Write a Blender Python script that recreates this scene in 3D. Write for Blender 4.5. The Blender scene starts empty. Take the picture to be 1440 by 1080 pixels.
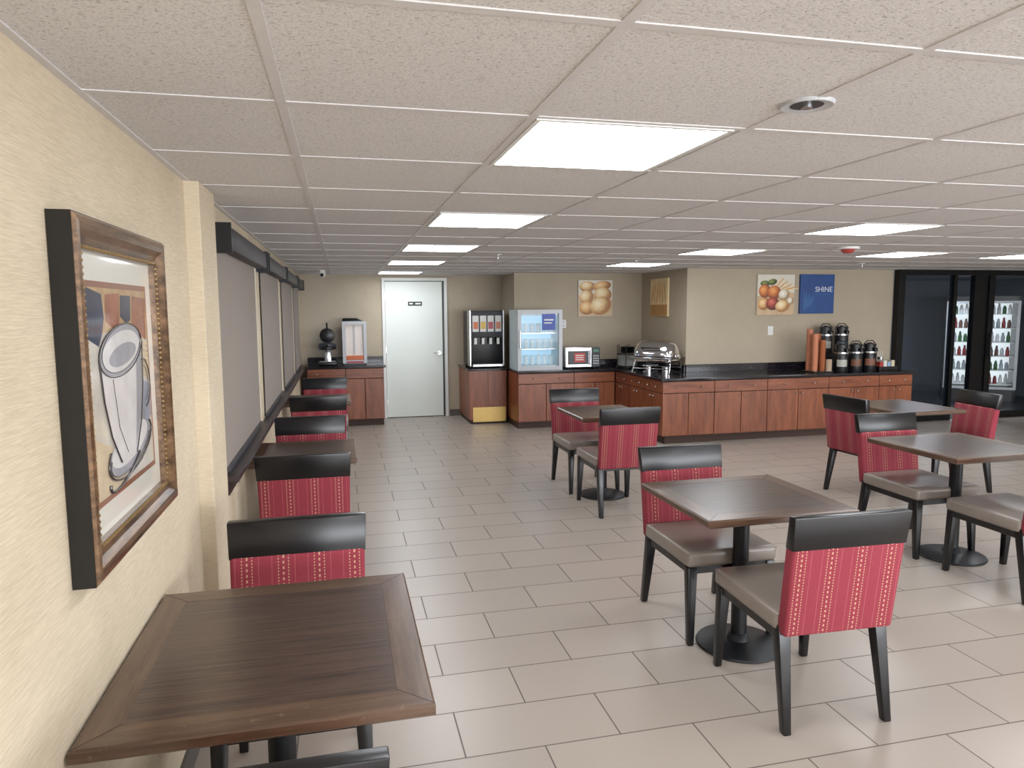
import bpy, bmesh, math, random
from mathutils import Matrix, Vector
random.seed(4)
rad=math.radians
# ------------------------------------------------------------ materials
def lin(v): return v/12.92 if v<=.04045 else ((v+.055)/1.055)**2.4
def col(s):
    s=s.lstrip('#'); return tuple(lin(int(s[i:i+2],16)/255) for i in (0,2,4))
class NT:
    def __init__(s,name):
        s.m=bpy.data.materials.new(name); s.m.use_nodes=True; s.t=s.m.node_tree
        s.b=s.t.nodes['Principled BSDF']
    def n(s,typ,**kw):
        nd=s.t.nodes.new(typ)
        for k,v in kw.items():
            if k in nd.inputs.keys(): nd.inputs[k].default_value=v
            else: setattr(nd,k,v)
        return nd
    def l(s,a,b): s.t.links.new(a,b)
    def math(s,op,a,b=None,c=None):
        nd=s.t.nodes.new('ShaderNodeMath'); nd.operation=op
        for i,x in enumerate((a,b,c)):
            if x is None: continue
            if isinstance(x,(int,float)): nd.inputs[i].default_value=x
            else: s.l(x,nd.inputs[i])
        return nd.outputs[0]
    def mix(s,f,a,b):
        nd=s.t.nodes.new('ShaderNodeMix'); nd.data_type='RGBA'
        if isinstance(f,(int,float)): nd.inputs[0].default_value=f
        else: s.l(f,nd.inputs[0])
        for i,x in ((6,a),(7,b)):
            if isinstance(x,tuple): nd.inputs[i].default_value=(*x[:3],1)
            else: s.l(x,nd.inputs[i])
        return nd.outputs[2]
    def coord(s,scale=(1,1,1),which='Object'):
        tc=s.n('ShaderNodeTexCoord'); mp=s.n('ShaderNodeMapping'); mp.inputs['Scale'].default_value=scale
        s.l(tc.outputs[which],mp.inputs['Vector']); return mp.outputs[0]
    def noise(s,vec,scale=5,detail=3,rough=.5):
        nd=s.n('ShaderNodeTexNoise'); nd.inputs['Scale'].default_value=scale; nd.inputs['Detail'].default_value=detail
        nd.inputs['Roughness'].default_value=rough; s.l(vec,nd.inputs['Vector']); return nd.outputs[0]
    def ramp(s,f,stops):
        nd=s.n('ShaderNodeValToRGB'); cr=nd.color_ramp
        while len(cr.elements)<len(stops): cr.elements.new(.5)
        for e,(p,c) in zip(cr.elements,stops): e.position=p; e.color=(*c[:3],1)
        s.l(f,nd.inputs[0]); return nd.outputs[0]
    def bump(s,h,strength=.3,dist=.01):
        nd=s.n('ShaderNodeBump'); nd.inputs['Strength'].default_value=strength; nd.inputs['Distance'].default_value=dist
        s.l(h,nd.inputs['Height']); s.l(nd.outputs[0],s.b.inputs['Normal'])
def dk(c,f): return tuple(min(1,x*f) for x in c)
def mat(name,h,rough=.5,metal=0,var=.08,scale=25,bump=0,estr=0,coat=0,stretch=(1,1,1),spec=.5,alpha=None,trans=0):
    M=NT(name); c=col(h); v=M.coord(stretch); nz=M.noise(v,scale)
    cc=M.mix(nz,dk(c,1-var),dk(c,1+var)); M.l(cc,M.b.inputs['Base Color'])
    M.b.inputs['Roughness'].default_value=rough; M.b.inputs['Metallic'].default_value=metal
    M.b.inputs['Coat Weight'].default_value=coat; M.b.inputs['Coat Roughness'].default_value=.06
    M.b.inputs['Specular IOR Level'].default_value=spec
    if estr: M.l(cc,M.b.inputs['Emission Color']); M.b.inputs['Emission Strength'].default_value=estr
    if bump: M.bump(nz,bump)
    if trans: M.b.inputs['Transmission Weight'].default_value=trans
    if alpha is not None: M.b.inputs['Alpha'].default_value=alpha
    return M.m
def wood(name,dark,light,axis='x',rough=.35,scale=4,coat=.2,k=14,wear=None):
    M=NT(name); st={'x':(1,k,k),'y':(k,1,k),'z':(k,k,1)}[axis]
    n1=M.noise(M.coord(st),scale,6,.6); n2=M.noise(M.coord(tuple(a*3 for a in st)),scale*2,2)
    f=M.math('ADD',M.math('MULTIPLY',n1,.75),M.math('MULTIPLY',n2,.25))
    c=M.ramp(f,[(.34,col(dark)),(.5,tuple((a+b)/2 for a,b in zip(col(dark),col(light)))),(.66,col(light))])
    if wear:
        w_=M.ramp(M.noise(M.coord(),30,5,.7),[(.62,(0,0,0)),(.72,(.45,.45,.45))]); c=M.mix(w_,c,col(wear))
    M.l(c,M.b.inputs['Base Color']); M.b.inputs['Roughness'].default_value=rough
    M.b.inputs['Coat Weight'].default_value=coat; M.b.inputs['Coat Roughness'].default_value=.2
    M.bump(n1,.08,.002); return M.m
def radial(name,centre,mid,edge,seedscale=3):
    M=NT(name); tc=M.n('ShaderNodeTexCoord'); mp=M.n('ShaderNodeMapping'); mp.inputs['Location'].default_value=(.2,-.3,0)
    M.l(tc.outputs['Object'],mp.inputs[0]); ln=M.n('ShaderNodeVectorMath',operation='LENGTH'); M.l(mp.outputs[0],ln.inputs[0])
    nz=M.noise(tc.outputs['Object'],seedscale,4); f=M.math('ADD',ln.outputs['Value'],M.math('MULTIPLY',M.math('SUBTRACT',nz,.5),.5))
    c=M.ramp(f,[(.15,col(centre)),(.65,col(mid)),(1.0,col(edge))]); M.l(c,M.b.inputs['Base Color']); M.b.inputs['Roughness'].default_value=.5
    return M.m
def m_ceiling():
    M=NT('ceiling_tile'); v=M.coord()
    n=M.noise(M.coord((1,1.8,1)),85,3,.65); fine=M.noise(v,230,3); big=M.noise(v,1.6,2)
    spots=M.ramp(n,[(.35,(0,0,0)),(.41,(1,1,1))])
    sp2=M.ramp(fine,[(.36,(.35,.35,.35)),(.5,(1,1,1))])
    c=M.mix(spots,col('#a5a2a0'),col('#dad7d5')); c=M.mix(sp2,col('#b6b3b1'),c); c=M.mix(M.math('MULTIPLY',big,.1),c,col('#b9b6b4'))
    M.l(c,M.b.inputs['Base Color'])
    M.bump(M.math('ADD',fine,n),.35,.003)
    M.b.inputs['Roughness'].default_value=.92; return M.m
def m_floor():
    M=NT('floor_tile'); v=M.coord()
    sp=M.n('ShaderNodeSeparateXYZ'); M.l(v,sp.inputs[0]); X,Y=sp.outputs[0],sp.outputs[1]
    RH,BW=.305,.61
    ry=M.math('DIVIDE',Y,RH); row=M.math('FLOOR',ry); fy=M.math('FRACT',ry)
    par=M.math('MODULO',M.math('ADD',row,1000),2)
    sh=M.math('ADD',X,M.math('MULTIPLY',par,.305)); sh=M.math('ADD',sh,-1.01+6.1)
    rx=M.math('DIVIDE',sh,BW); fx=M.math('FRACT',rx); cx=M.math('FLOOR',rx)
    g=.0030
    ex=M.math('MINIMUM',fx,M.math('SUBTRACT',1,fx)); ex=M.math('MULTIPLY',ex,BW)
    ey=M.math('MINIMUM',fy,M.math('SUBTRACT',1,fy)); ey=M.math('MULTIPLY',ey,RH)
    e=M.math('MINIMUM',ex,ey)
    gm=M.math('LESS_THAN',e,g)
    # per-tile tone from a smooth hash of the tile indices
    hsh=M.math('FRACT',M.math('ADD',M.math('MULTIPLY',cx,.618),M.math('MULTIPLY',row,.377)))
    n=M.noise(v,1.5,2,.5)
    t=M.math('ADD',M.math('MULTIPLY',hsh,.5),M.math('MULTIPLY',n,.5))
    c=M.mix(t,col('#9f948a'),col('#aca196'))
    c=M.mix(gm,c,col('#625a54')); M.l(c,M.b.inputs['Base Color'])
    M.l(M.math('ADD',M.math('MULTIPLY',gm,.4),.31),M.b.inputs['Roughness'])
    return M.m
def m_wallpaper(name,c1,c2,k=1):
    M=NT(name); n=M.noise(M.coord((6,6,160)),3,4,.6); n2=M.noise(M.coord((1,1,1)),2.5,2)
    f=M.math('ADD',M.math('MULTIPLY',n,.7),M.math('MULTIPLY',n2,.3))
    c=M.ramp(f,[(.3,col(c1)),(.7,col(c2))]); M.l(c,M.b.inputs['Base Color'])
    M.b.inputs['Roughness'].default_value=.75; M.bump(n,.25*k,.002); return M.m
def m_fabric():
    M=NT('red_striped_fabric'); v=M.coord()
    sp=M.n('ShaderNodeSeparateXYZ'); M.l(v,sp.inputs[0]); X,Z=sp.outputs[0],sp.outputs[2]
    px=M.math('FRACT',M.math('DIVIDE',M.math('ADD',X,5.0),.128))
    def line(c,w): return M.math('LESS_THAN',M.math('ABSOLUTE',M.math('SUBTRACT',px,c)),w)
    dots=M.math('LESS_THAN',M.math('FRACT',M.math('DIVIDE',Z,.0115)),.5)
    dots2=M.math('LESS_THAN',M.math('FRACT',M.math('DIVIDE',Z,.020)),.5)
    a=M.math('MULTIPLY',M.math('ADD',line(.34,.016),line(.62,.016)),dots)
    b=M.math('MULTIPLY',line(.48,.024),dots2)
    m=M.math('MINIMUM',M.math('ADD',a,b),1)
    n=M.noise(M.coord((1,1,1)),220,2)
    base=M.mix(n,col('#772230'),col('#963643'))
    base=M.mix(M.math('MULTIPLY',M.math('ADD',line(.16,.01),line(.80,.01)),.4),base,col('#b86a70'))
    c=M.mix(M.math('MULTIPLY',m,.7),base,col('#cba889')); M.l(c,M.b.inputs['Base Color'])
    M.b.inputs['Roughness'].default_value=.85; M.bump(n,.3,.002); return M.m
def m_granite():
    M=NT('black_granite'); v=M.coord(); n=M.noise(v,90,4,.8)
    c=M.ramp(n,[(.45,col('#0c0b0d')),(.58,col('#26222a')),(.68,col('#777078'))]); M.l(c,M.b.inputs['Base Color'])
    M.b.inputs['Roughness'].default_value=.12; return M.m
CEIL=m_ceiling(); FLOOR=m_floor()
WLEFT=m_wallpaper('cream_grasscloth','#b8a88e','#ddceb5',1)
WBACK=m_wallpaper('taupe_wallcovering','#a59884','#b7aa96',.4)
FAB=m_fabric(); GRAN=m_granite()
GRID=mat('ceiling_grid_metal','#d0cdcc',.5)
BLACKW=mat('black_lacquered_wood','#100e10',.28,var=.3)
SEATM=mat('taupe_vinyl','#877d75',.3,var=.08,scale=12,bump=.05)
IRON=mat('black_cast_iron','#1b1c1f',.4,.3,bump=.05)
WD1=wood('walnut_laminate','#2b1f1b','#594439','x',.3,3.4,.25,24)
WDX=wood('walnut_border_x','#453022','#67503f','x',.3,3,.25,14,'#8f7865')
WDY=wood('walnut_border_y','#453022','#67503f','y',.3,3,.25,14,'#8f7865')
CHER=wood('cherry_cabinet','#6b351c','#945434','z',.38,2.2,.2,7)
CHERX=wood('cherry_drawer','#6b351c','#945434','x',.38,2.2,.2,7)
GAP=mat('dark_gap','#180c08',.8)
KICK=mat('toe_kick_brown','#3a2419',.6)
STEEL=mat('brushed_steel','#c4c4c6',.25,.95,var=.05,scale=60)
CHROME=mat('chrome','#e6e6e8',.1,1,var=.02)
NICK=mat('nickel_knob','#b9b4ab',.25,.9)
BRASS=mat('brass_plate','#d2b06a',.35,.5)
WHITE=mat('white_paint','#dfe0dc',.5,var=.02)
DOORM=mat('white_door_paint','#dde2dc',.45,var=.03,scale=3)
BLK=mat('black_plastic','#141416',.35)
DGREY=mat('dark_grey_plastic','#35353a',.45)
LGREY=mat('light_grey_plastic','#b8babd',.4)
BASEB=mat('grey_vinyl_base','#5a5550',.6)
SHADE=mat('roller_shade_mesh','#8f857d',.8,var=.1,scale=150,bump=.1)
CASS=mat('shade_cassette','#3a3839',.5)
SILL=mat('dark_sill_laminate','#3a2f2f',.4,var=.2)
FRB=wood('bronze_frame','#3a2617','#8a6a4c','y',.28,5,.4,8)
FRB.node_tree.nodes['Principled BSDF'].inputs['Metallic'].default_value=.3
FRBLK=mat('frame_side_black','#0e0c0b',.4)
BEAD=mat('frame_bead_gold','#a58a5e',.3,.6)
ALU=mat('black_aluminium','#0b0b0d',.35,.4)
LIGHTM=mat('led_panel','#f5faff',.5,var=.0,estr=14)
# ------------------------------------------------------------ mesh helpers
def xf(bm,M): bmesh.ops.transform(bm,matrix=M,verts=bm.verts); return bm
def box(x0,x1,y0,y1,z0,z1,bev=0,seg=2):
    bm=bmesh.new(); bmesh.ops.create_cube(bm,size=1)
    xf(bm,Matrix.Translation(((x0+x1)/2,(y0+y1)/2,(z0+z1)/2))@Matrix.Diagonal((abs(x1-x0),abs(y1-y0),abs(z1-z0),1)))
    if bev: bmesh.ops.bevel(bm,geom=bm.edges[:],offset=bev,segments=seg,affect='EDGES',profile=.5)
    return bm
def hexa(b,t,bev=0,seg=2):
    bm=bmesh.new(); vs=[]
    for (cx,cy,z,sx,sy) in (b,t):
        for a,c in ((-1,-1),(1,-1),(1,1),(-1,1)): vs.append(bm.verts.new((cx+a*sx/2,cy+c*sy/2,z)))
    for f in ((3,2,1,0),(4,5,6,7),(0,1,5,4),(1,2,6,5),(2,3,7,6),(3,0,4,7)): bm.faces.new([vs[i] for i in f])
    if bev: bmesh.ops.bevel(bm,geom=bm.edges[:],offset=bev,segments=seg,affect='EDGES',profile=.5)
    return bm
def cyl(p0,p1,r0,r1=None,seg=20):
    r1=r0 if r1 is None else r1; p0=Vector(p0);p1=Vector(p1);d=p1-p0
    bm=bmesh.new(); bmesh.ops.create_cone(bm,cap_ends=True,segments=seg,radius1=max(r0,1e-4),radius2=max(r1,1e-4),depth=d.length)
    return xf(bm,Matrix.Translation((p0+p1)/2)@d.to_track_quat('Z','Y').to_matrix().to_4x4())
def lathe(prof,cx=0,cy=0,cz=0,seg=32):
    bm=bmesh.new(); rings=[]
    for r,z in prof:
        rings.append([bm.verts.new((cx+max(r,1e-4)*math.cos(2*math.pi*i/seg),cy+max(r,1e-4)*math.sin(2*math.pi*i/seg),cz+z)) for i in range(seg)])
    for a,b in zip(rings,rings[1:]):
        for i in range(seg): bm.faces.new((a[i],a[(i+1)%seg],b[(i+1)%seg],b[i]))
    bm.faces.new(rings[0][::-1]); bm.faces.new(rings[-1]); return bm
def sphere(c,r,sx=1,sy=1,sz=1,seg=20):
    bm=bmesh.new(); bmesh.ops.create_uvsphere(bm,u_segments=seg,v_segments=seg//2,radius=r)
    return xf(bm,Matrix.Translation(c)@Matrix.Diagonal((sx,sy,sz,1)))
def ring(w,h,prof,cx=0,cy=0):
    bm=bmesh.new(); R=[]
    for ins,z in prof:
        a,b=w/2-ins,h/2-ins
        R.append([bm.verts.new((cx+x,cy+y,z)) for x,y in ((-a,-b),(a,-b),(a,b),(-a,b))])
    n=len(R)
    for i in range(n):
        A,B=R[i],R[(i+1)%n]
        for j in range(4):
            f=bm.faces.new((A[j],A[(j+1)%4],B[(j+1)%4],B[j])); f.material_index=j%2
    bmesh.ops.recalc_face_normals(bm,faces=bm.faces); return bm
def poly(pts,z=0):
    bm=bmesh.new(); vs=[bm.verts.new((x,y,z)) for x,y in pts]; bm.faces.new(vs)
    bmesh.ops.recalc_face_normals(bm,faces=bm.faces)
    if bm.faces[:][0].normal.z<0: bmesh.ops.reverse_faces(bm,faces=bm.faces[:])
    return bm
def ell(cx,cy,a,b,n=28,rot=0):
    return [(cx+a*math.cos(t)*math.cos(rot)-b*math.sin(t)*math.sin(rot),cy+a*math.cos(t)*math.sin(rot)+b*math.sin(t)*math.cos(rot)) for t in [2*math.pi*i/n for i in range(n)]]
def join(*bms):
    out=bmesh.new()
    for b in bms:
        me=bpy.data.meshes.new('t'); b.to_mesh(me); b.free(); out.from_mesh(me); bpy.data.meshes.remove(me)
    return out
COL=bpy.context.scene.collection
def tomesh(name,bm,mats,smooth=False):
    bmesh.ops.recalc_face_normals(bm,faces=bm.faces) if smooth!='keep' else None
    me=bpy.data.meshes.new(name); bm.to_mesh(me); bm.free()
    for m in (mats if isinstance(mats,(list,tuple)) else [mats]): me.materials.append(m)
    if smooth is True:
        me.polygons.foreach_set('use_smooth',[True]*len(me.polygons))
        try: me.set_sharp_from_angle(angle=rad(40))
        except Exception: pass
    return me
def solo(name,bm,mats,smooth=False):
    o=bpy.data.objects.new(name,tomesh(name,bm,mats,smooth)); COL.objects.link(o); return o
class G:
    def __init__(s,name,loc=(0,0,0),rz=0):
        s.e=bpy.data.objects.new(name,None); s.e.empty_display_size=.1; COL.objects.link(s.e)
        s.e.location=loc; s.e.rotation_euler=(0,0,rz)
    def link(s,name,me):
        o=bpy.data.objects.new(name,me); COL.objects.link(o); o.parent=s.e; return o
    def add(s,name,bm,mats,smooth=False,M=None):
        if M is not None: xf(bm,M)
        return s.link(name,tomesh(name,bm,mats,smooth))
    def tube(s,name,pts,r,m,cyc=False,M=None):
        cu=bpy.data.curves.new(name,'CURVE'); cu.dimensions='3D'; cu.bevel_depth=r; cu.bevel_resolution=3
        sp=cu.splines.new('POLY'); sp.points.add(len(pts)-1); sp.use_cyclic_u=cyc
        for p,q in zip(sp.points,pts):
            q=Vector(q); q=M@q if M is not None else q; p.co=(*q,1)
        cu.materials.append(m); return s.link(name,cu)
    def text(s,name,txt,size,m,M):
        cu=bpy.data.curves.new(name,'FONT'); cu.body=txt; cu.size=size; cu.align_x='CENTER'; cu.align_y='CENTER'; cu.extrude=.0005
        cu.materials.append(m); o=s.link(name,cu); o.matrix_local=M; return o
# ------------------------------------------------------------ shell
XW=-.58; H=2.155
solo('floor',box(XW-.12,12.2,-3.6,11.8,-.1,0),FLOOR)
solo('ceiling',box(XW-.12,12.2,-3.6,11.8,H,H+.1),CEIL)
gx0,gdx,gy0,gdy=-.125,.635,1.88,.635
bms=[]
for i in range(0,20):
    x=gx0+gdx*i
    if x>12: break
    bms.append(box(x-.012,x+.012,-3.5,10.84,H-.003,H+.002))
for j in range(-8,15):
    y=gy0+gdy*j; bms.append(box(XW,11.9,y-.012,y+.012,H-.0028,H+.002))
bms.append(box(XW,XW+.02,-3.5,10.84,H-.004,H+.002))
solo('trim_ceiling_grid',join(*bms),GRID)
wins=[(3.80,5.40),(5.70,7.30),(7.60,9.20),(9.50,10.60)]
zs,zt=.84,2.06
seg=[box(XW-.12,XW,-3.6,3.80,0,H),box(XW-.12,XW,3.8,10.97,0,zs),box(XW-.12,XW,3.8,10.97,zt,H)]
e=[w for a in wins for w in a][1:]+[10.97]
for a,b in zip(e[0::2],e[1::2]): seg.append(box(XW-.12,XW,a,b,zs,zt))
solo('wall_left',join(*seg),WLEFT)
solo('trim_pilaster',box(XW-.01,XW+.055,3.05,3.40,0,H-.001,.004),WLEFT)
for i,(a,b) in enumerate(wins):
    g=G('window_%d'%(i+1),(XW,a,zs)); L=b-a; hh=zt-zs
    M=Matrix.Translation((-.08,L/2,hh/2))@Matrix(((0,0,1,0),(1,0,0,0),(0,1,0,0),(0,0,0,1)))
    g.add('frame',ring(L,hh,[(0,-.03),(0,.03),(.04,.03),(.04,-.03)]),[LGREY,LGREY],M=M)
    g.add('mullion',box(-.1,-.06,L/2-.02,L/2+.02,.03,hh-.03),LGREY)
    g.add('shade_cassette',box(.002,.075,-.13,L+.02,hh-.12,hh-.005,.012,2),CASS,True)
    g.add('shade_bracket_far',box(.002,.085,L+.02,L+.03,hh-.14,hh+.005),BLK)
    g.add('shade_bracket_near',box(.002,.085,-.142,-.13,hh-.14,hh+.005),BLK)
    g.add('shade_fabric',box(.010,.013,-.13,L-.21,.03,hh-.09),SHADE)
    g.add('shade_hem_bar',box(.004,.023,-.13,L-.21,.015,.04,.004),CASS)
solo('trim_window_sill',join(box(XW+.001,XW+.07,3.64,10.18,zs-.03,zs,.004),box(XW+.001,XW+.02,3.66,10.17,zs-.10,zs-.03)),SILL)
solo('wall_back',join(box(-.7,.60,10.85,10.97,0,H),box(1.58,2.43,10.85,10.97,0,H),box(.60,1.58,10.85,10.97,2.09,H)),WBACK)
solo('wall_niche',box(2.43,4.40,10.0,10.97,0,H),WBACK)
solo('wall_counter',box(4.40,7.57,8.56,10.97,0,H),WBACK)
solo('baseboard_back',join(box(-.58,.58,10.835,10.85,0,.1),box(1.60,2.43,10.835,10.85,0,.1),box(2.415,2.43,10.0,10.84,0,.1)),BASEB)
solo('baseboard_left',box(XW,XW+.012,-3.4,10.84,0,.1),BASEB)
WFAR=mat('warm_white_wall','#cdc6ba',.7)
solo('wall_right',box(12.0,12.12,-3.6,11.8,0,H),WFAR)
solo('wall_front',join(box(-.7,12.1,-3.6,-3.5,0,.5),box(-.7,.3,-3.6,-3.5,.5,H),box(11.5,12.1,-3.6,-3.5,.5,H)),WFAR)  # unseen wall; its wide opening is added to let fill light in
g=G('door_1',(0,10.85,0))
g.add('jamb_left',box(.60,.645,-.025,.1,0,2.07,.004),WHITE); g.add('jamb_right',box(1.535,1.58,-.025,.1,0,2.07,.004),WHITE)
g.add('head',box(.60,1.58,-.025,.1,2.07,2.115,.004),WHITE)
g.add('leaf',box(.65,1.505,.01,.055,.01,2.06,.003),DOORM)
g.add('gap',box(1.505,1.535,.03,.09,.01,2.06),BLK)  # black strip put in for the shade inside the ajar door's gap
g.add('backing',box(.6,1.58,.095,.12,0,2.1),BLK)
g.add('lever_rose',cyl((1.45,.01,.98),(1.45,-.015,.98),.03),STEEL,True)
g.add('lever',cyl((1.46,-.03,.98),(1.36,-.03,.98),.009),STEEL,True)
g.add('lever_neck',cyl((1.45,0,.98),(1.45,-.035,.98),.012),STEEL,True)
g.add('room_sign',box(.99,1.20,.0,.012,1.70,1.76,.003),BLK)
g.add('room_sign_text',join(box(1.01,1.06,-.001,.003,1.72,1.74),box(1.10,1.18,-.001,.003,1.72,1.74)),WHITE)
g.add('hinges',join(*[box(.64,.655,-.005,.02,z,z+.09) for z in (.2,1.0,1.8)]),STEEL)
# ------------------------------------------------------------ lights
def panel(cx,cy,w=.565,d=.60,name='ceiling_light_panel'):
    g=G(name,(cx,cy,H))
    g.add('frame',ring(w+.02,d+.02,[(0,-.006),(0,.0),(.014,.0),(.014,-.006)]),[WHITE,WHITE])
    g.add('diffuser',box(-w/2+.004,w/2-.004,-d/2+.004,d/2-.004,-.005,-.001),LIGHTM)
cx1=gx0+gdx*1.5-.012
for k in (0,3,6,9): panel(cx1,gy0+gdy*(k+.5))
panel(cx1,10.1)
cx2=gx0+gdx*5.5+.05
for k in (3,6,9): panel(cx2,gy0+gdy*(k+.5))
cx3=gx0+gdx*8.5+.1
for k in (0,3,6): panel(cx3,gy0+gdy*(k+.5))
panel(6.9,gy0+gdy*6.5); panel(8.9,gy0+gdy*3.5); panel(cx2,gy0+gdy*.5)  # the rightmost panel is an unseen extra, added to light that side
for xx in (cx1,cx2,cx3):
    for k in (-3,-6): panel(xx,gy0+gdy*(k+.5))  # unseen panels carry the rows on behind the camera, added as fill
def arealight(name,loc,rot,sx,sy,p,c):
    L=bpy.data.lights.new(name,'AREA'); L.shape='RECTANGLE'; L.size=sx; L.size_y=sy; L.energy=p; L.color=c
    o=bpy.data.objects.new(name,L); COL.objects.link(o); o.location=loc; o.rotation_euler=rot
arealight('added_front_fill',(5.9,-3.45,1.3),(rad(90),0,0),11,1.5,620,(.94,.97,1))  # added area light behind the camera, unseen, to lift ceiling and room
w=bpy.data.worlds.new('sky'); bpy.context.scene.world=w; w.use_nodes=True
w.node_tree.nodes['Background'].inputs[0].default_value=(.55,.70,1,1); w.node_tree.nodes['Background'].inputs[1].default_value=.9
# ------------------------------------------------------------ chairs
def chair_parts():
    P=[]
    seat=box(-.245,.245,-.235,.275,.39,.47,.024,4)
    P.append(('seat',tomesh('chair_seat',seat,SEATM,True)))
    P.append(('apron',tomesh('chair_apron',box(-.230,.230,-.21,.257,.355,.394,.004),BLACKW)))
    for i,sx in enumerate((-1,1)):
        P.append(('front_leg_%d'%(i+1),tomesh('chair_fleg',hexa((sx*.222,.262,0,.030,.032),(sx*.212,.238,.39,.050,.050),.004),BLACKW,True)))
        P.append(('back_leg_%d'%(i+1),tomesh('chair_bleg',hexa((sx*.222,-.285,0,.032,.034),(sx*.212,-.215,.42,.052,.054),.004),BLACKW,True)))
    P.append(('back_panel',tomesh('chair_back',hexa((0,-.248,.385,.472,.062),(0,-.297,.752,.482,.058),.014,4),FAB,True)))
    P.append(('top_rail',tomesh('chair_rail',hexa((0,-.299,.742,.488,.052),(0,-.322,.875,.50,.040),.005),BLACKW,True)))
    return P
CP=chair_parts()
welt=[(-.238,-.228),(.238,-.228),(.238,.268),(-.238,.268)]
def chair(x,y,rz=0):
    g=G('dining_chair',(x,y,0),rz)
    for n,me in CP: g.link(n,me)
    g.tube('seat_welt',[(a,b,.459) for a,b in welt],.0035,SEATM,True)
    return g
PI=math.pi
chair(1.86,2.565,-.03); chair(1.84,3.31,PI)
chair(2.17,5.44); chair(2.17,6.18,PI)
chair(3.86,3.30); chair(3.84,4.04,PI)
chair(4.53,5.28,-PI/2+.08); chair(5.29,5.27,PI/2-.12)
chair(-.19,1.52); chair(-.18,2.40,PI)
chair(-.22,4.24); chair(-.24,5.02,PI)
chair(-.22,6.87); chair(-.20,8.02,PI)
# ------------------------------------------------------------ tables
def table(x,y,sx,sy):
    g=G('dining_table',(x,y,0))
    g.add('top_border',ring(sx,sy,[(.014,.712),(0,.722),(0,.743),(.006,.75),(.082,.75),(.084,.748),(.084,.712)]),[WDX,WDY])
    g.add('top_panel',box(-sx/2+.083,sx/2-.083,-sy/2+.083,sy/2-.083,.714,.7495),WD1)
    ms=[]
    for a in (-1,1):
        for b in (-1,1):
            p=Vector((a*(sx/2-.001),b*(sy/2-.001))); q=Vector((a*(sx/2-.083),b*(sy/2-.083))); n_=Vector((-(p-q).y,(p-q).x)).normalized()*.0009
            ms.append(poly([tuple(p+n_),tuple(q+n_),tuple(q-n_),tuple(p-n_)],.7503))
    g.add('mitre_joints',join(*ms),GAP)
    g.add('mounting_plate',box(-.2,.2,-.03,.03,.700,.713),IRON); g.add('mounting_plate_cross',box(-.03,.03,-.2,.2,.700,.713),IRON)
    g.add('column',cyl((0,0,.02),(0,0,.705),.038,seg=28),IRON,True)
    g.add('collar',lathe([(.038,0),(.06,0),(.045,.03),(.038,.035)],0,0,.03),IRON,True)
    g.add('base',lathe([(.2,0),(.205,.006),(.2,.014),(.12,.026),(.05,.034),(.001,.036)],0,0,0,48),IRON,True)
table(1.855,3.0,.74,.70); table(2.21,5.82,.62,.70); table(3.89,3.77,.76,.74); table(4.93,5.42,.68,.76)
table(-.195,1.965,.76,.84); table(-.25,4.70,.64,.66); table(-.25,7.45,.64,.66)
# ------------------------------------------------------------ framed art on left wall
MW=Matrix(((0,0,1,0),(1,0,0,0),(0,1,0,0),(0,0,0,1)))
g=G('framed_picture',(XW+.001,2.04,1.455))
MAT=mat('mat_board','#d8d4c8',.35,coat=1,var=.02)
fw,fh=.77,.80
g.add('outer_frame',ring(fw,fh,[(0,.0),(0,.048),(.006,.054),(.018,.056),(.03,.052),(.045,.04),(.058,.036),(.064,.040),(.070,.036),(.070,0)]),[FRB,FRB],M=MW)
g.add('frame_side',ring(fw+.004,fh+.004,[(0,.001),(0,.047),(.004,.047),(.004,.001)]),[FRBLK,FRBLK],M=MW)
bd=[]
for i in range(46):
    t=-fw/2+.066+(fw-.132)*i/45
    for s in (-1,1): bd.append(sphere((t,s*(fh/2-.066),.04),.0045,seg=6))
    t=-fh/2+.066+(fh-.132)*i/45
    for s in (-1,1): bd.append(sphere((s*(fw/2-.066),t,.04),.0045,seg=6))
g.add('beading',join(*bd),BEAD,True,M=MW)
g.add('mat_board',box(-fw/2+.068,fw/2-.068,-fh/2+.068,fh/2-.068,.01,.02),MAT,M=MW)
ART={k:mat('art_'+k,c,.35,coat=1,var=v,scale=s) for k,c,v,s in (('edge','#8a5a42',.1,9),('paper','#c9c2b6',.35,14),('navy','#2b3048',.8,30),('rust','#96583a',.7,25),('ochre','#b59468',.5,25),('cup','#dcd8d4',.2,14),('grey','#a3a1a6',.35,16),('dark','#2a2226',.2,9),('blue','#9296a4',.5,14),('cream','#cdb99a',.3,20))}
pw,ph=.50,.50
def A(n,pts,k,z): g.add(n,poly([((u-.5)*pw,(v-.5)*ph) for u,v in pts],z),ART[k],M=MW)
def rect(a,b,c,d): return [(a,c),(b,c),(b,d),(a,d)]
A('print_edge',rect(-.03,1.03,-.03,1.03),'edge',.0205); A('print_paper',rect(0,1,0,1),'paper',.021)
A('warm_ground',[(0,.82),(.1,.77),(.3,.79),(.5,.76),(.7,.8),(.85,.74),(1,.72),(1,1),(0,1)],'ochre',.0212)
A('navy_field',[(0,.76),(.14,.72),(.2,.78),(.24,.86),(.22,.97),(0,1)],'navy',.0213)
A('rust_field',[(.26,.84),(.38,.80),(.48,.82),(.5,.98),(.27,.97)],'rust',.0216)
A('navy_block',[(.50,.86),(.60,.82),(.68,.84),(.7,.97),(.52,.97)],'navy',.0219)
A('rust_block',[(.70,.78),(.85,.76),(.97,.72),(1,.96),(.73,.97)],'rust',.0216)
A('cream_block',[(.80,.55),(1,.48),(1,.70),(.84,.74)],'cream',.0214)
A('blue_shadow',[(.80,.2),(1,.28),(1,.46),(.84,.5)],'blue',.0214)
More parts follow.
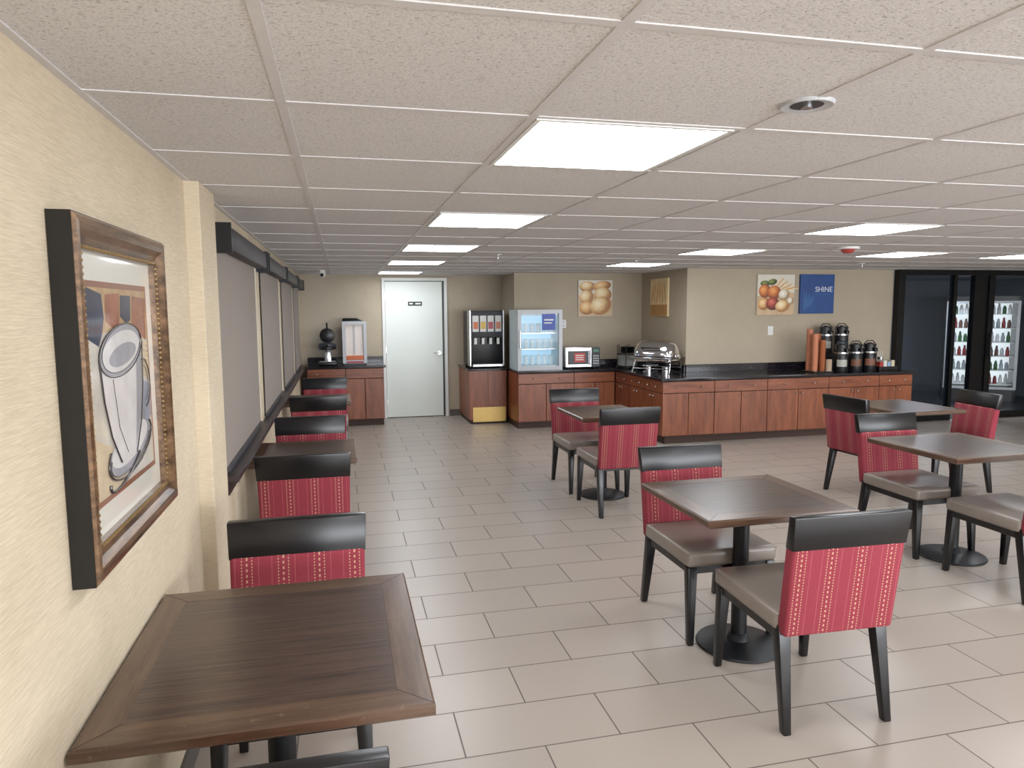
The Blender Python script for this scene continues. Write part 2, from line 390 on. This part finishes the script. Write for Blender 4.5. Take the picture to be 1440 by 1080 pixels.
A('lower_wash',[(.0,.0),(.45,.0),(.3,.2),(.0,.3)],'cream',.0214)
A('saucer',ell(.55,.17,.38,.11,rot=.12),'grey',.0218); A('saucer_top',ell(.55,.19,.34,.09,rot=.12),'cup',.0221)
A('cup_body',[(.12,.64),(.16,.45),(.24,.28),(.36,.14),(.64,.14),(.76,.3),(.82,.5),(.84,.72)],'cup',.0226)
A('cup_shade',[(.64,.15),(.76,.3),(.82,.5),(.84,.70),(.74,.66),(.70,.4)],'grey',.0229)
A('cup_rim',ell(.48,.69,.365,.125,rot=.1),'grey',.0232); A('cup_inside',ell(.48,.685,.33,.10,rot=.1),'cup',.0235); A('coffee',ell(.50,.665,.24,.055,rot=.1),'grey',.0237)
def arc(cx,cy,a,b,t0,t1,rot=0,n=16):
    return [(cx+a*math.cos(t)*math.cos(rot)-b*math.sin(t)*math.sin(rot),cy+a*math.cos(t)*math.sin(rot)+b*math.sin(t)*math.cos(rot)) for t in [t0+(t1-t0)*i/n for i in range(n+1)]]
SK=[(ell(.48,.69,.37,.13,rot=.1),.0015),(ell(.49,.70,.34,.115,rot=.12),.0008),(arc(.55,.17,.40,.13,2.6,6.6,.12),.0026),(arc(.54,.16,.36,.10,2.8,6.2,.12),.0013),
 ([(.11,.66),(.15,.45),(.23,.27),(.36,.12)],.002),([(.86,.72),(.83,.48),(.76,.28),(.64,.12)],.0016),(arc(.86,.48,.12,.14,-1.6,1.6,.2),.0016),(arc(.86,.48,.08,.10,-1.6,1.6,.2),.0008),([(.3,.55),(.36,.3),(.48,.15)],.0007),(arc(.45,.10,.30,.07,2.9,5.6,.25),.0035)]
for i,(pts,r_) in enumerate(SK): g.tube('sketch_line_%d'%i,[((u-.5)*pw,(v-.5)*ph,.0245) for u,v in pts],r_,ART['dark'],False,M=MW)
# ------------------------------------------------------------ counters
def run(g,M,bounds,depth,Ht=.77,tag='',s0=0):
    L=bounds[-1]
    g.add(tag+'carcass',box(s0,L,.02,depth,.09,Ht),CHER,M=M)
    g.add(tag+'toe_kick',box(0.01+s0*2,L-.01,.05,depth,0,.09),KICK,M=M)
    dr=[];dd=[];kn=[];gaps=[box(.002+s0,L-.002,.012,.0205,.095,Ht-.005)]
    for a,b in zip(bounds,bounds[1:]):
        m=(a+b)/2; gp=.004
        dr.append(box(a+gp,b-gp,0,.018,Ht-.15,Ht-.012,.002))
        for c,e in ((a,m),(m,b)): dd.append(box(c+gp,e-gp,0,.018,.10,Ht-.158,.002))
        for kx,kz in ((m-(b-a)*.24,Ht-.08),(m+(b-a)*.24,Ht-.08),(m-.04,Ht-.20),(m+.04,Ht-.20)):
            kn.append(cyl((kx,0,kz),(kx,-.018,kz),.005,seg=8)); kn.append(xf(sphere((0,0,0),.011,seg=10),Matrix.Translation((kx,-.022,kz))))
    g.add(tag+'reveals',join(*gaps),GAP,M=M); g.add(tag+'drawers',join(*dr),CHERX,M=M); g.add(tag+'doors',join(*dd),CHER,M=M); g.add(tag+'knobs',join(*kn),NICK,True,M=M)
g=G('breakfast_counter')
run(g,Matrix.Translation((2.32,9.35,0)),[0,.8,1.405],.64,tag='a_')
run(g,Matrix.Translation((3.73,9.345,0))@Matrix.Rotation(-PI/2,4,'Z'),[0,.5,1.0,1.49],.65,tag='b_')
run(g,Matrix.Translation((3.73,7.83,0)),[0,.69,1.42,2.30,3.05,3.56],.70,tag='c_',s0=.03)
g.add('countertop',join(box(2.31,3.70,9.32,9.985,.77,.80,.004),box(3.70,4.39,8.55,9.985,.77,.80,.004),box(3.70,7.33,7.80,8.55,.77,.80,.004)),GRAN)
solo('trim_backsplash',join(box(2.44,4.38,9.97,9.998,.802,.89),box(4.375,4.398,8.55,9.97,.802,.89),box(4.395,7.33,8.53,8.558,.802,.90)),GRAN)
g=G('dispenser_cabinet')
g.add('body',box(1.75,2.295,9.94,10.83,.06,.77,.004),CHER); g.add('toe_kick',box(1.77,2.29,9.97,10.8,0,.06),KICK)
g.add('brass_kickplate',box(1.80,2.28,9.934,9.941,.03,.24),BRASS); g.add('countertop',box(1.73,2.30,9.90,10.83,.77,.80,.004),GRAN)
g.add('panel_reveal',box(2.02,2.024,9.937,9.941,.25,.76),GAP)
g=G('waffle_station_cabinet')
run(g,Matrix.Translation((-.48,10.22,0)),[0,.52,1.05],.61,.83)
g.add('countertop',box(-.49,.60,10.19,10.83,.83,.86,.004),GRAN)
solo('trim_backsplash_waffle',box(-.49,.60,10.815,10.848,.862,.95),GRAN)
# ------------------------------------------------------------ appliances
g=G('juice_dispenser',(2.03,10.12,.80))
g.add('body',box(-.24,.24,0,.5,.03,.82,.01),BLK,True)
g.add('upper_header',box(-.235,.235,-.10,.02,.44,.82,.01),DGREY,True)
g.add('side_trim',join(box(-.25,-.235,-.1,.1,.03,.82),box(.235,.25,-.1,.1,.03,.82)),STEEL)
g.add('drip_tray',box(-.22,.22,-.16,.02,.02,.06,.006),STEEL)
g.add('tray_grille',box(-.2,.2,-.15,.0,.06,.065),BLK)
lab=[mat('label_'+n,c,.4) for n,c in (('orange','#c9642e'),('yellow','#d2a93a'),('red','#a5303a'),('peach','#c97c58'))]
for i in range(4):
    x=-.165+.11*i
    g.add('flavour_card_%d'%i,box(x-.045,x+.045,-.108,-.1,.52,.75,.003),WHITE)
    g.add('flavour_picture_%d'%i,box(x-.035,x+.035,-.111,-.107,.56,.66,.002),lab[i])
    g.add('nozzle_%d'%i,cyl((x,-.06,.44),(x,-.06,.36),.018,.012,12),DGREY,True)
    g.add('lever_%d'%i,box(x-.02,x+.02,-.09,-.08,.34,.43,.003),WHITE)
g.add('feet',join(*[cyl((a,b,0),(a,b,.03),.02,seg=10) for a in (-.2,.2) for b in (.05,.45)]),BLK)
g=G('countertop_display_fridge',(2.66,9.43,.80))
COOLW=mat('cooler_white_shell','#c5d3d6',.4); LITB=mat('lit_blue_interior','#9fc6de',.6,estr=.75,var=.15,scale=6)
GLS=mat('cooler_glass','#cfe6f2',.03,alpha=.12,spec=.6)
g.add('shell',join(box(-.32,.32,.06,.5,0,.06),box(-.32,.32,.06,.5,.75,.83),box(-.32,-.29,.06,.5,.06,.75),box(.29,.32,.06,.5,.06,.75)),COOLW)
g.add('liner',box(-.29,.29,.46,.48,.06,.75),LITB)
g.add('shelves',join(*[box(-.285,.285,.12,.46,z,z+.01) for z in (.28,.5)]),STEEL)
g.add('door_frame',ring(.64,.83,[(0,0),(0,.05),(.05,.05),(.05,0)]),[LGREY,LGREY],M=Matrix.Translation((0,.06,.415))@Matrix.Rotation(PI/2,4,'X'))
g.add('glass',box(-.27,.27,.03,.035,.05,.78),GLS)
g.add('handle',box(-.30,-.285,-.02,.01,.3,.55,.004),STEEL)
STB=mat('blue_sticker','#1c3f9c',.4)
g.add('sticker',box(.03,.22,.022,.026,.55,.77),STB); g.add('sticker_text',join(box(.06,.19,.018,.023,.68,.70),box(.06,.17,.018,.023,.64,.655)),WHITE)
rn=[]
for z in (.06,.29,.51):
    for i in range(6): rn.append(lathe([(.035,0),(.04,.06),(.038,.12),(.015,.13)],-.23+.092*i,.28,z,12))
g.add('yogurt_cups',join(*rn),mat('yogurt_cup','#cfe2ea',.4,estr=.15),True)
g=G('microwave',(3.30,9.50,.80))
g.add('case',box(-.26,.26,.02,.40,.015,.30,.008),STEEL,True)
g.add('door',box(-.255,.13,0,.02,.02,.295,.004),STEEL); g.add('window',box(-.22,.08,-.003,.001,.06,.25,.004),BLK)
g.add('control_panel',box(.135,.255,0,.02,.02,.295,.004),DGREY); g.add('display',box(.155,.235,-.003,.001,.23,.27),mat('green_display','#3a6a55',.3,estr=.3))
g.add('buttons',join(*[box(.155+.03*i,.175+.03*i,-.004,.001,.06+.035*j,.08+.035*j) for i in range(3) for j in range(4)]),LGREY)
g.add('handle',cyl((.10,-.03,.05),(.10,-.03,.26),.008),CHROME,True); g.add('handle_posts',join(cyl((.1,0,.07),(.1,-.03,.07),.006),cyl((.1,0,.24),(.1,-.03,.24),.006)),CHROME)
g.add('warning_card',box(-.13,.03,-.006,-.002,.09,.22),mat('red_card','#b5403a',.5)); g.add('card_text',join(*[box(-.11,.01,-.0075,-.005,z,z+.012) for z in (.12,.15,.18)]),WHITE)
g.add('feet',join(*[cyl((a,b,0),(a,b,.016),.015,seg=8) for a in (-.2,.2) for b in (.06,.36)]),BLK)
g=G('plate_rack',(3.92,9.38,.80))
for z in (.02,.2):
    g.tube('ring_%d'%int(z*100),[(.15*math.cos(t),.15*math.sin(t),z) for t in [i*PI/12 for i in range(24)]],.006,BLK,True)
for i in range(6):
    t=i*PI/3; g.tube('upright_%d'%i,[(.15*math.cos(t),.15*math.sin(t),0),(.15*math.cos(t),.15*math.sin(t),.33)],.006,BLK)
g.add('plates',join(*[lathe([(.07,0),(.13,.012),(.135,.015)],0,0,.03+.012*i,24) for i in range(12)]),WHITE,True)
g.add('upper_plates',join(*[lathe([(.05,0),(.1,.012),(.105,.015)],0,0,.21+.01*i,24) for i in range(9)]),DGREY,True)
g=G('roll_top_chafing_dish',(4.04,8.66,.80),-.85)
def dome(r,L,a0,a1,z,n=24):
    bm=bmesh.new(); cols=[]
    xs=[(-1,.0),(-.99,.45),(-.94,.72),(-.84,.88),(-.65,.97),(-.3,1),(.3,1),(.65,.97),(.84,.88),(.94,.72),(.99,.45),(1,.0)]
    for k in range(n+1):
        a=a0+(a1-a0)*k/n
        cols.append([bm.verts.new((x*L/2,r*max(q,.01)*math.cos(a),z+r*max(q,.01)*math.sin(a))) for x,q in xs])
    for A_,B_ in zip(cols,cols[1:]):
        for i in range(len(xs)-1): bm.faces.new((A_[i],A_[i+1],B_[i+1],B_[i]))
    return bm
g.add('water_pan',box(-.26,.26,-.18,.18,.13,.20,.04,4),CHROME,True); g.add('rim',box(-.29,.29,-.22,.22,.195,.21,.007),CHROME,True)
g.add('roll_top_lid',dome(.215,.56,rad(2),rad(178),.215),CHROME,True)
g.tube('lid_handle',[(-.12,-.18,.31),(-.12,-.235,.33),(.12,-.235,.33),(.12,-.18,.31)],.009,BLK)
g.add('hinge_bosses',join(cyl((-.285,0,.22),(-.305,0,.22),.03),cyl((.285,0,.22),(.305,0,.22),.03)),CHROME,True)
g.add('food_pan',box(-.24,.24,-.16,.16,.206,.214),DGREY)
for i,sx in enumerate((-1,1)):
    g.tube('stand_%d'%i,[(sx*.26,-.22,0),(sx*.25,-.17,.10),(sx*.25,-.15,.18),(sx*.25,.15,.18),(sx*.25,.17,.10),(sx*.26,.22,0)],.01,CHROME)
g.tube('stand_rail',[(-.25,-.19,.06),(.25,-.19,.06)],.007,CHROME); g.tube('stand_rail_back',[(-.25,.19,.06),(.25,.19,.06)],.007,CHROME)
g.add('burners',join(*[cyl((a,0,0.0),(a,0,.07),.045,seg=20) for a in (-.12,.12)]),STEEL,True)
g=G('toaster',(4.20,9.35,.80),-PI/2)
g.add('body',box(-.15,.15,-.12,.12,.02,.20,.03,3),BLK,True); g.add('slots',join(box(-.11,.11,-.06,-.025,.195,.202),box(-.11,.11,.025,.06,.195,.202)),DGREY)
g.add('trim',box(-.152,.152,-.122,.122,.03,.06,.01),STEEL); g.add('lever',box(-.02,.02,-.14,-.12,.13,.15,.004),STEEL); g.add('feet',join(*[cyl((a,b,0),(a,b,.02),.012,seg=8) for a in (-.12,.12) for b in (-.08,.08)]),BLK)
def airpot(x,y,z,h=.36,lab='#8b7a5c'):
    g=G('coffee_airpot',(x,y,z)); r=.088
    g.add('body',lathe([(r*.96,0),(r,.01),(r,h*.68),(r*.9,h*.74)],0,0,0),BLK,True)
    g.add('steel_band',lathe([(r*1.01,0),(r*1.01,.02)],0,0,h*.66),STEEL,True)
    g.add('shoulder',lathe([(r*.92,0),(r*.85,.05),(r*.8,.09),(r*.5,.1)],0,0,h*.73),BLK,True)
    g.add('pump_button',lathe([(.03,0),(.03,.015),(.001,.018)],0,0,h*.73+.095),DGREY,True)
    g.add('spout',hexa((0,-r*1.05,h*.72,.035,.09),(0,-r*.9,h*.86,.05,.09),.008),BLK,True)
    g.tube('carry_handle',[(-r*.9,0,h*.8),(-r*1.15,0,h*.95),(-r*.5,0,h*1.1),(r*.5,0,h*1.1),(r*1.15,0,h*.95),(r*.9,0,h*.8)],.007,BLK)
    bm=bmesh.new(); n=10; rows=[]
    for i in range(n+1):
        a=-PI/2-.5+(i/n-.5)*1.5; rows.append([bm.verts.new((r*1.012*math.cos(a),r*1.012*math.sin(a),zz)) for zz in (h*.2,h*.45)])
    for a,b in zip(rows,rows[1:]): bm.faces.new((a[0],b[0],b[1],a[1]))
    g.add('blend_label',bm,mat('blend_label',lab,.5))
for x,y,l in ((6.34,8.02,'#a7a79c'),(6.58,8.05,'#6c4630'),(6.82,8.08,'#7a4a35')): airpot(x,y,.80,.36,l)
g=G('airpot_riser',(6.53,8.36,.80))
g.add('shelf',box(-.30,.30,-.12,.12,.20,.22,.004),BLK); g.add('sides',join(box(-.30,-.28,-.12,.12,0,.2),box(.28,.30,-.12,.12,0,.2),box(-.28,.28,.1,.12,0,.2)),BLK)
for x,l in ((6.35,'#a7a79c'),(6.60,'#56656f')): airpot(x,8.36,1.022,.36,l)
g=G('paper_cup_stacks',(6.02,8.1,.80))
CUPS=[mat('cup_'+n,c,.6) for n,c in (('peach','#c98768'),('brown','#a8643f'),('cream','#cbb49a'))]
g.add('tray',box(-.12,.16,-.15,.16,0,.015,.004),BLK)
for i,(x,y,n) in enumerate(((-.06,-.06,24),(.05,-.06,20),(-.05,.07,27),(.07,.07,24))):
    cs=[]
    for k in range(n): cs.append(lathe([(.032,0),(.040,.018),(.043,.019),(.043,.022),(.038,.022)],x,y,.015+.02*k,16))
    g.add('cup_stack_%d'%i,join(*cs),CUPS[i%2],True)
g.add('lid_stack',join(*[lathe([(.04,0),(.042,.006),(.035,.01)],.12,-.1,.015+.011*k,14) for k in range(14)]),CUPS[2],True)
g=G('sugar_caddy',(7.08,8.12,.80))
g.add('tray',box(-.14,.14,-.1,.1,0,.05,.005),BLK)
cc=[mat('packet_'+n,c,.6) for n,c in (('red','#b03a34'),('white','#d9d6cd'),('blue','#8fa6c4'),('cream','#cfc4a8'))]
for i in range(4): g.add('packets_%d'%i,box(-.12+.06*i,-.07+.06*i,-.08,.08,.02,.11+.02*(i%2),.003),cc[i])
g.add('stirrer_cup',lathe([(.03,0),(.038,.12),(.034,.12)],.0,.06,.05,16),STEEL,True)
g.add('stirrers',join(*[cyl((.03*math.cos(i)*.5,.06+.03*math.sin(i)*.5,.08),(.03*math.cos(i),.06+.03*math.sin(i),.25),.003,seg=6) for i in range(6)]),WHITE)
g=G('waffle_maker',(-.20,10.48,.86))
g.add('base',box(-.13,.13,-.14,.14,0,.05,.015,3),BLK,True); g.add('drip_pan',box(-.11,.11,-.13,.1,.05,.058,.003),STEEL)
g.add('pedestal',hexa((0,.06,.05,.1,.08),(0,.08,.26,.07,.06),.01),STEEL,True)
g.add('pivot',cyl((0,.1,.27),(0,-.02,.27),.035),BLK,True)
g.add('lower_grid',lathe([(.09,0),(.12,.01),(.125,.03),(.12,.045)],0,-.03,.22,32),BLK,True)
g.add('upper_grid',lathe([(.12,0),(.125,.015),(.12,.035),(.07,.05),(.001,.055)],0,-.03,.27,32),DGREY,True)
g.add('raised_iron',xf(lathe([(.001,0),(.09,.0),(.105,.015),(.10,.035),(.06,.05),(.001,.055)],0,0,0,32),Matrix.Translation((0,.04,.42))@Matrix.Rotation(PI/2,4,'X')),BLK,True)
g.tube('handle',[(0,-.13,.27),(0,-.22,.29)],.012,BLK); g.tube('top_handle',[(0,.03,.51),(0,.0,.60)],.012,BLK)
g=G('batter_dispenser',(.18,10.42,.86))
g.add('frame',ring(.34,.60,[(0,0),(0,.06),(.045,.06),(.045,0)]),[LGREY,LGREY],M=Matrix.Translation((0,.06,.32))@Matrix.Rotation(PI/2,4,'X'))
g.add('housing',box(-.17,.17,.06,.34,.02,.62,.005),STEEL,True)
g.add('bowl_window',box(-.125,.125,.03,.06,.12,.575,.004),mat('batter_window','#dcd0c8',.3))
g.add('lower_label',box(-.12,.12,.0,.02,.07,.13,.003),lab[0]); g.add('lower_label_2',box(-.12,.12,-.004,.0,.025,.05,.002),lab[2])
g.add('bowl_rib',box(-.01,.01,.02,.03,.14,.56),LGREY)
g.add('hopper_lid',hexa((-.02,.18,.62,.3,.26),(-.06,.18,.665,.2,.2),.01),BLK,True); g.add('feet',box(-.16,.16,.04,.32,0,.02),BLK)
# ------------------------------------------------------------ wall prints
MB=Matrix(((1,0,0,0),(0,0,-1,0),(0,1,0,0),(0,0,0,1)))
MS=Matrix(((0,0,-1,0),(-1,0,0,0),(0,1,0,0),(0,0,0,1)))
def canvas(name,loc,w,h,M,bg):
    g=G(name,loc); g.add('canvas',box(-w/2,w/2,-h/2,h/2,0.001,.03,.003),bg,M=M); return g
def cm(n,c,v=.25,s=14): return mat('print_'+n,c,.5,var=v,scale=s)
TAN=cm('tan','#c4a884'); WARM=cm('warm','#b08450'); EGGW=cm('egg_white','#d9d4c6',.05); BLUE=cm('blue','#1f4682',.35,5); BLU2=cm('blue_light','#37659c'); BUNL=cm('straw','#e6d0a2'); BUNC=cm('straw_dark','#cf9a54')
RB=radial('print_bun','#efd09a','#d6a062','#9a6636'); RL=radial('print_pale_bun','#f5e4c0','#deba80','#a87444'); RO=radial('print_orange','#eba45c','#c96f34','#8c4a26'); RE=radial('print_egg','#f2ece0','#d8cbb4','#a08868'); RG=radial('print_leaf','#8a9450','#5c6a34','#3c4624'); RR=radial('print_red_fruit','#d0705a','#9c3c2e','#5c221c')
def add(g,n,pts,m,z,M): g.add(n,poly(pts,z),m,M=M)
def disc(g,n,x,y,a,b,m,z,M,rot=0):
    o=g.link(n,tomesh(n,poly(ell(0,0,1,1,36)),m)); o.matrix_local=M@Matrix.Translation((x,y,z))@Matrix.Rotation(rot,4,'Z')@Matrix.Diagonal((a,b,1,1)); return o
g=canvas('bread_rolls_print',(3.655,10.0,1.79),.53,.53,MB,EGGW)
add(g,'basket_cloth',[(-.26,-.26),(.26,-.26),(.26,-.02),(-.26,.04)],TAN,.0306,MB)
for i,(x,y,a,b,m) in enumerate(((-.13,.17,.12,.08,RL),(.1,.18,.14,.07,RB),(-.14,.02,.11,.10,RL),(.11,.05,.14,.11,RL),(-.13,-.14,.12,.10,RB),(.08,-.11,.165,.13,RL))): disc(g,'roll_%d'%i,x,y,a,b,m,.031+.0004*i,MB,.15*(i%3))
g=canvas('wheat_print',(4.40,9.35,1.79),.56,.53,MS,BUNL)
add(g,'field',rect(-.27,.27,-.26,-.10),WARM,.031,MS)
for i in range(6):
    x=-.2+.08*i; add(g,'ear_%d'%i,ell(x,.05+.03*(i%2),.016,.14,rot=-.3+.1*i),BUNC,.0315+.0003*i,MS); add(g,'stem_%d'%i,[(x-.004,-.25),(x+.004,-.25),(x+.02,.0),(x+.01,.0)],BUNC,.034,MS)
g=canvas('fruit_breakfast_print',(5.69,8.56,1.81),.56,.54,MB,EGGW)
add(g,'table_cloth',[(-.28,-.27),(.28,-.27),(.28,.02),(.05,.08),(-.28,-.02)],TAN,.031,MB)
for i in range(9): add(g,'wheat_stalk_%d'%i,ell(.02+.028*i,.17-.012*i,.008,.10,rot=-.7-.09*i),BUNC if i%2 else BUNL,.0312+.0001*i,MB)
for i,(x,y,a,b,m) in enumerate(((-.17,.15,.07,.04,RG),(-.06,.17,.07,.04,RG),(-.17,.05,.09,.09,RO),(-.03,.03,.10,.095,RO),(.12,.0,.085,.075,RE),(-.18,-.12,.09,.08,RB),(-.05,-.12,.10,.085,RR),(.1,-.15,.11,.08,RL),(.22,-.08,.05,.05,RE))): disc(g,'fruit_%d'%i,x,y,a,b,m,.0325+.0004*i,MB,.2*(i%3))
g=canvas('shine_print',(6.325,8.56,1.82),.53,.53,MB,BLUE)
for i in range(6): add(g,'feather_%d'%i,ell(-.2+.025*i,-.1,.009,.14-.015*i,rot=-.1*i),BLU2,.031+.0003*i,MB)
g.text('lettering','SHINE',.10,mat('print_white','#d7dde4',.5),MB@Matrix.Translation((.1,.06,.0305)))
add(g,'underline',rect(-.02,.2,-.01,-.003),BLU2,.031,MB)
g=G('light_switch',(5.64,8.56,1.33)); g.add('plate',box(-.04,.04,-.008,0,-.06,.06,.003),WHITE); g.add('rocker',box(-.015,.015,-.013,-.007,-.03,.03,.002),WHITE)
g=G('wall_outlet',(3.17,10.0,1.42)); g.add('plate',box(-.04,.04,-.008,0,-.06,.06,.003),WHITE); g.add('sockets',join(box(-.015,.015,-.011,-.007,.012,.04,.002),box(-.015,.015,-.011,-.007,-.04,-.012,.002)),LGREY)
g=G('recessed_ceiling_speaker',(1.15,1.62,H)); g.add('bezel',lathe([(.04,-.004),(.062,-.008),(.066,-.003),(.066,0),(.04,0)]),LGREY,True); g.add('cone',lathe([(.04,-.005),(.04,-.001),(.001,-.001)]),DGREY,True); g.add('stem',cyl((0,0,-.012),(0,0,0),.014),STEEL,True)
g=G('smoke_detector',(4.25,5.35,H)); g.add('body',lathe([(.09,-.018),(.095,-.005),(.095,0),(.06,0)]),WHITE,True); g.add('dome',lathe([(.001,-.055),(.035,-.05),(.055,-.03),(.06,-.014),(.06,-.005)]),mat('detector_red','#a8403c',.4),True)
for x,y in ((1.45,6.6),(3.1,7.2),(6.0,7.3)):
    g=G('fire_sprinkler',(x,y,H)); g.add('escutcheon',lathe([(.03,-.006),(.035,0),(.01,0)]),WHITE,True); g.add('head',cyl((0,0,-.04),(0,0,0),.008),STEEL,True); g.add('deflector',cyl((0,0,-.043),(0,0,-.04),.018),STEEL,True)
g=G('security_camera',(-.22,9.6,H)); g.add('mount',cyl((0,0,-.03),(0,0,0),.04),WHITE,True); g.add('ball',sphere((0,0,-.05),.045),WHITE,True); g.add('lens',cyl((0,-.02,-.055),(.0,-.05,-.065),.022),BLK,True)
# ------------------------------------------------------------ storefront (black framed glass doors) and vending room
g=G('door_2',(0,8.5,0))
fr=[box(7.575,7.68,-.04,.04,0,H-.001),box(7.68,12.0,-.04,.04,2.08,H-.001),box(7.68,8.50,-.04,.04,0,.12)]
for a,b in ((8.50,8.56),(8.86,8.92),(9.12,9.22),(10.9,11.0)): fr.append(box(a,b,-.04,.04,.0,2.08))
fr.append(box(8.92,9.12,-.02,.02,0,2.08)); fr.append(box(9.22,11.96,-.04,.04,0,.10))
g.add('frame',join(*fr),ALU)
GLD=mat('tinted_glass_pane','#1e2731',.04,alpha=.3,spec=.8); GLC=mat('clear_glass_pane','#20262f',.04,alpha=.08,spec=.6)
g.add('glass_tinted',box(7.68,8.50,-.005,.005,.12,2.08),GLD); g.add('glass_clear',join(box(8.56,8.86,-.004,.004,0.02,2.08),box(9.22,10.9,-.004,.004,.1,2.08)),GLC)
g.add('pull_handle',cyl((9.17,-.07,.9),(9.17,-.07,1.25),.012),BLK,True); g.add('pull_posts',join(cyl((9.17,-.04,.93),(9.17,-.07,.93),.007),cyl((9.17,-.04,1.22),(9.17,-.07,1.22),.007)),BLK)
DWALL=mat('dark_vending_wall','#5c636c',.6)
solo('wall_vending',join(box(7.57,12.0,11.5,11.62,0,H),box(7.571,7.60,8.56,11.5,0,H),box(11.96,12.0,8.56,11.5,0,H)),DWALL)
solo('floor_vending',box(7.6,11.96,8.55,11.5,.0,.006),mat('dark_vending_floor','#26282c',.3))
solo('ceiling_vending',box(7.6,11.96,8.55,11.5,H-.02,H-.002),mat('dark_vending_ceiling','#989fa8',.8))
def cooler(x,y,w,top,rz):
    g=G('beverage_cooler',(x,y,0.006),rz); hw=w/2; t0=top-.10
    g.add('cabinet',join(box(-hw,-hw+.04,.04,.6,.0,top),box(hw-.04,hw,.04,.6,.0,top),box(-.02,.02,.04,.6,.0,top),box(-hw,hw,.04,.6,0,.25),box(-hw,hw,.04,.6,t0,top),box(-hw,hw,.58,.6,0,top)),BLK)
    g.add('back_liner',box(-hw+.04,hw-.04,.55,.578,.25,t0),mat('cooler_liner','#dfeaf0',.5,estr=.9))
    for s in (-1,1): g.add('door_frame_%d'%s,ring(w/2,t0-.2,[(0,0),(0,.04),(.04,.04),(.04,0)],s*w/4,0),[LGREY,LGREY],M=Matrix.Translation((0,.04,.22+(t0-.2)/2))@Matrix.Rotation(PI/2,4,'X'))
    zz=[.3+.24*i for i in range(6)]
    g.add('shelves',join(*[box(-hw+.04,hw-.04,.1,.55,z-.012,z) for z in zz]),WHITE)
    cs=['#7a2a2c','#8d9aa0','#2f5a34','#a2a6aa','#5a4038','#8c9298','#c2c6c8']
    for j,z in enumerate(zz):
        for q in (0,1,2):
            b=[]
            for i in range(12):
                if (i*7//3)%3!=q: continue
                b.append(lathe([(.024,0),(.029,.01),(.029,.09),(.02,.12),(.013,.14+.02*((i+j)%3))],-hw+.08+.078*i,.2,z,12))
            if b: g.add('bottles_%d_%d'%(j,q),join(*b),mat('bottle_%d_%d'%(j,q),cs[(2*j+3*q)%7],.3,estr=.12,var=.5,scale=9),True)
cooler(10.62,9.95,1.06,1.80,-.70)
arealight('vending_lamp',(9.2,9.9,2.12),(0,0,0),1.4,.4,45,(.78,.88,1))
# ------------------------------------------------------------ camera
th=rad(6.07);yw=rad(13.44);r=.006
s,c=math.sin,math.cos
F=Vector((s(yw)*c(th),c(yw)*c(th),-s(th)));R=Vector((c(yw),-s(yw),0));U=R.cross(F)
R2=(R-r*U).normalized();U2=(U+r*R).normalized()
cam=bpy.data.cameras.new('camera');cam.sensor_width=36;cam.lens=25.0;cam.clip_start=.05
co=bpy.data.objects.new('camera',cam);COL.objects.link(co)
m=Matrix.Identity(4)
for i in range(3): m[i][0]=R2[i];m[i][1]=U2[i];m[i][2]=-F[i]
m.translation=(0,0,1.65);co.matrix_world=m
sc=bpy.context.scene;sc.camera=co
sc.view_settings.view_transform='Standard';sc.view_settings.look='None';sc.view_settings.exposure=0.1
